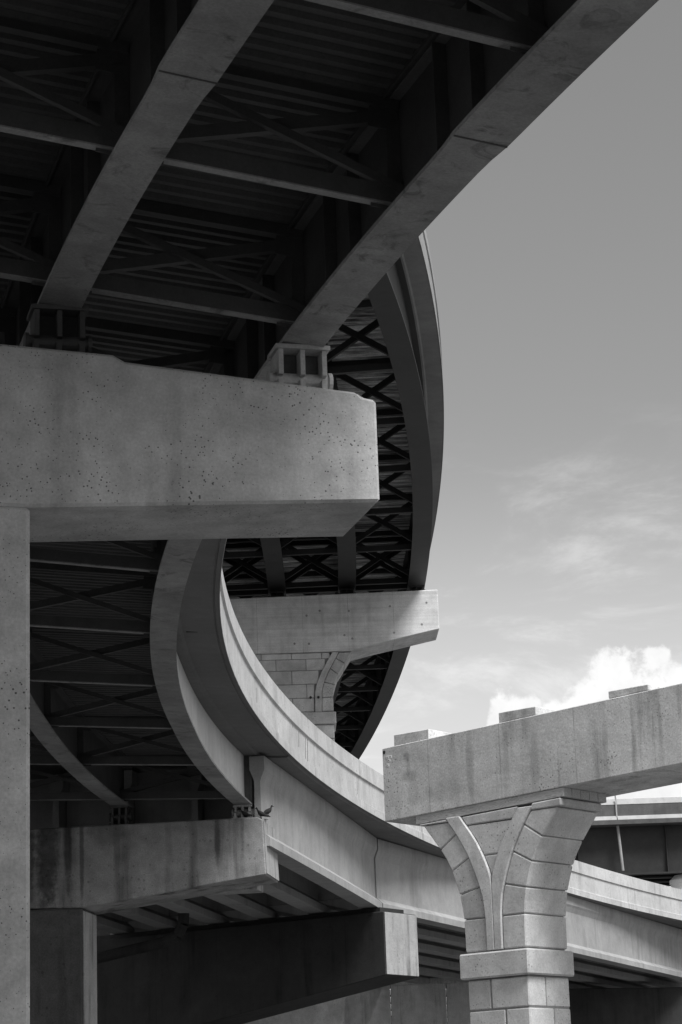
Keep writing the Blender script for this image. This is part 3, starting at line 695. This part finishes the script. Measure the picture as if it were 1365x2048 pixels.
pr = thing('bridge_pier', 'round white pier top with a rim at the right edge beneath the far overpass', 'bridge pier', (20.75, 152.3, 0))
MB().cyl((0,0,0),(0,0,17.55),.95,32).build('column', 'white', pr)
MB().cyl((0,0,17.55),(0,0,17.80),1.02,32).build('rim', 'white', pr, bevel=.02)
MB().cyl((0,0,17.80),(0,0,18.09),.98,32,.70).build('cap_top', 'white', pr)

# pale retaining wall of a low ramp, far under the beams
rw = thing('retaining_wall', 'pale streaked concrete wall of a low ramp far beneath the dark pier cap', 'wall', (0, 128, 0))
for i in range(5):
    x0 = -7+i*2.9; MB().box(x0+.02, x0+2.88, 0, .5, 0, 10.3).build('wall_panel', 'cap_new', rw, bevel=.02)
MB().box(-7, 7.5, -.12, .6, 10.304, 10.6).build('coping', 'cap_new', rw, bevel=.02)

# drain pipe with an elbow under the concrete beams
dp_ = MB(); pts = [Vector((-9.6,88.5,8.9)), Vector((-6.9,87.6,9.35)), Vector((-6.35,87.4,9.55)), Vector((-6.15,87.3,9.95)), Vector((-6.1,87.3,10.6))]
for a, b in zip(pts[:-1], pts[1:]): dp_.cyl(a, b, .2, 14)
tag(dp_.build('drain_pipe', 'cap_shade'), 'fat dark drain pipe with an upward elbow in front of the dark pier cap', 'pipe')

# pigeons
def pigeon(loc, rz, label, pitch=0.0):
    # lofted body: tail, back, breast, neck, head, beak as one skin
    st = [(-.19,.03,.030,.008),(-.13,.045,.036,.012),(-.08,.065,.045,.030),(-.02,.085,.060,.052),(.04,.10,.062,.062),(.085,.125,.050,.052),(.105,.165,.032,.034),(.112,.20,.026,.030),(.13,.218,.024,.024),(.155,.213,.008,.008),(.18,.205,.003,.003)]
    mb = MB(); n = 12
    for x, z, w, h in st:
        for i in range(n):
            t = 2*math.pi*i/n; mb.v.append((x, w*math.cos(t), z+h*math.sin(t)+.03))
    for i in range(len(st)-1):
        for j in range(n): k = (j+1)%n; mb.f.append((i*n+j, i*n+k, (i+1)*n+k, (i+1)*n+j))
    mb.f.append(tuple(range(n))); mb.f.append(tuple((len(st)-1)*n+j for j in reversed(range(n))))
    r = thing('pigeon', label, 'bird', loc, rz, 'pigeons on the second pier cap')
    mb.build('body', 'bird', r, smooth=True)
    for sy in (-.025, .025): MB().cyl((.02,sy,.0),(.03,sy,.075),.006,6).build('leg', 'bird', r)
    for sy in (-1, 1):
        w = MB(); w.v = [(.06,sy*.055,.13),(.02,sy*.066,.09),(-.20,sy*.028,.055),(-.10,sy*.052,.115),(.06,sy*.045,.14),(.02,sy*.052,.08),(-.20,sy*.018,.05),(-.10,sy*.04,.12)]
        w.f = [(0,1,2,3),(4,7,6,5),(0,4,5,1),(1,5,6,2),(2,6,7,3),(3,7,4,0)]; w.build('wing', 'bird', r, smooth=True)
    return r
a2 = math.atan2(-.13, 1)
x, y = on((-2.5,68.6), (1,-.13), -.12, .12)
def p2pt(u, n): return on((-2.5,68.6), (1,-.13), u, n)
for (u, n, z, rz, lab, k) in ((-.55,.2,11.102,2.8,'dark pigeon huddled against the small bearing on the stained cap', 1.15), (-.02,.75,11.20,.6,'upper dark pigeon perched at the very end of the stained cap', 1.3), (-.06,.10,11.05,3.5,'lower dark pigeon hunched at the cap corner below the other bird', 1.25)):
    X, Y = p2pt(u, n); r = pigeon((X, Y, z-.005), rz, lab); r.scale = (k,k,k)
X0, Y0 = p2pt(-.45,.45); X1, Y1 = p2pt(.0,.75)
MB_ = MB().bar((X0,Y0,11.16),(X1,Y1,11.15),(0,0,1),.14,.06)
tag(MB_.build('steel_plate', 'steel'), 'short steel plate lying at the end of the stained cap under a pigeon', 'plate')

# ---------------------------------------------------------------- render
S.render.engine = 'CYCLES'
S.cycles.max_bounces = 6; S.cycles.diffuse_bounces = 4
S.render.resolution_x = 682; S.render.resolution_y = 1024
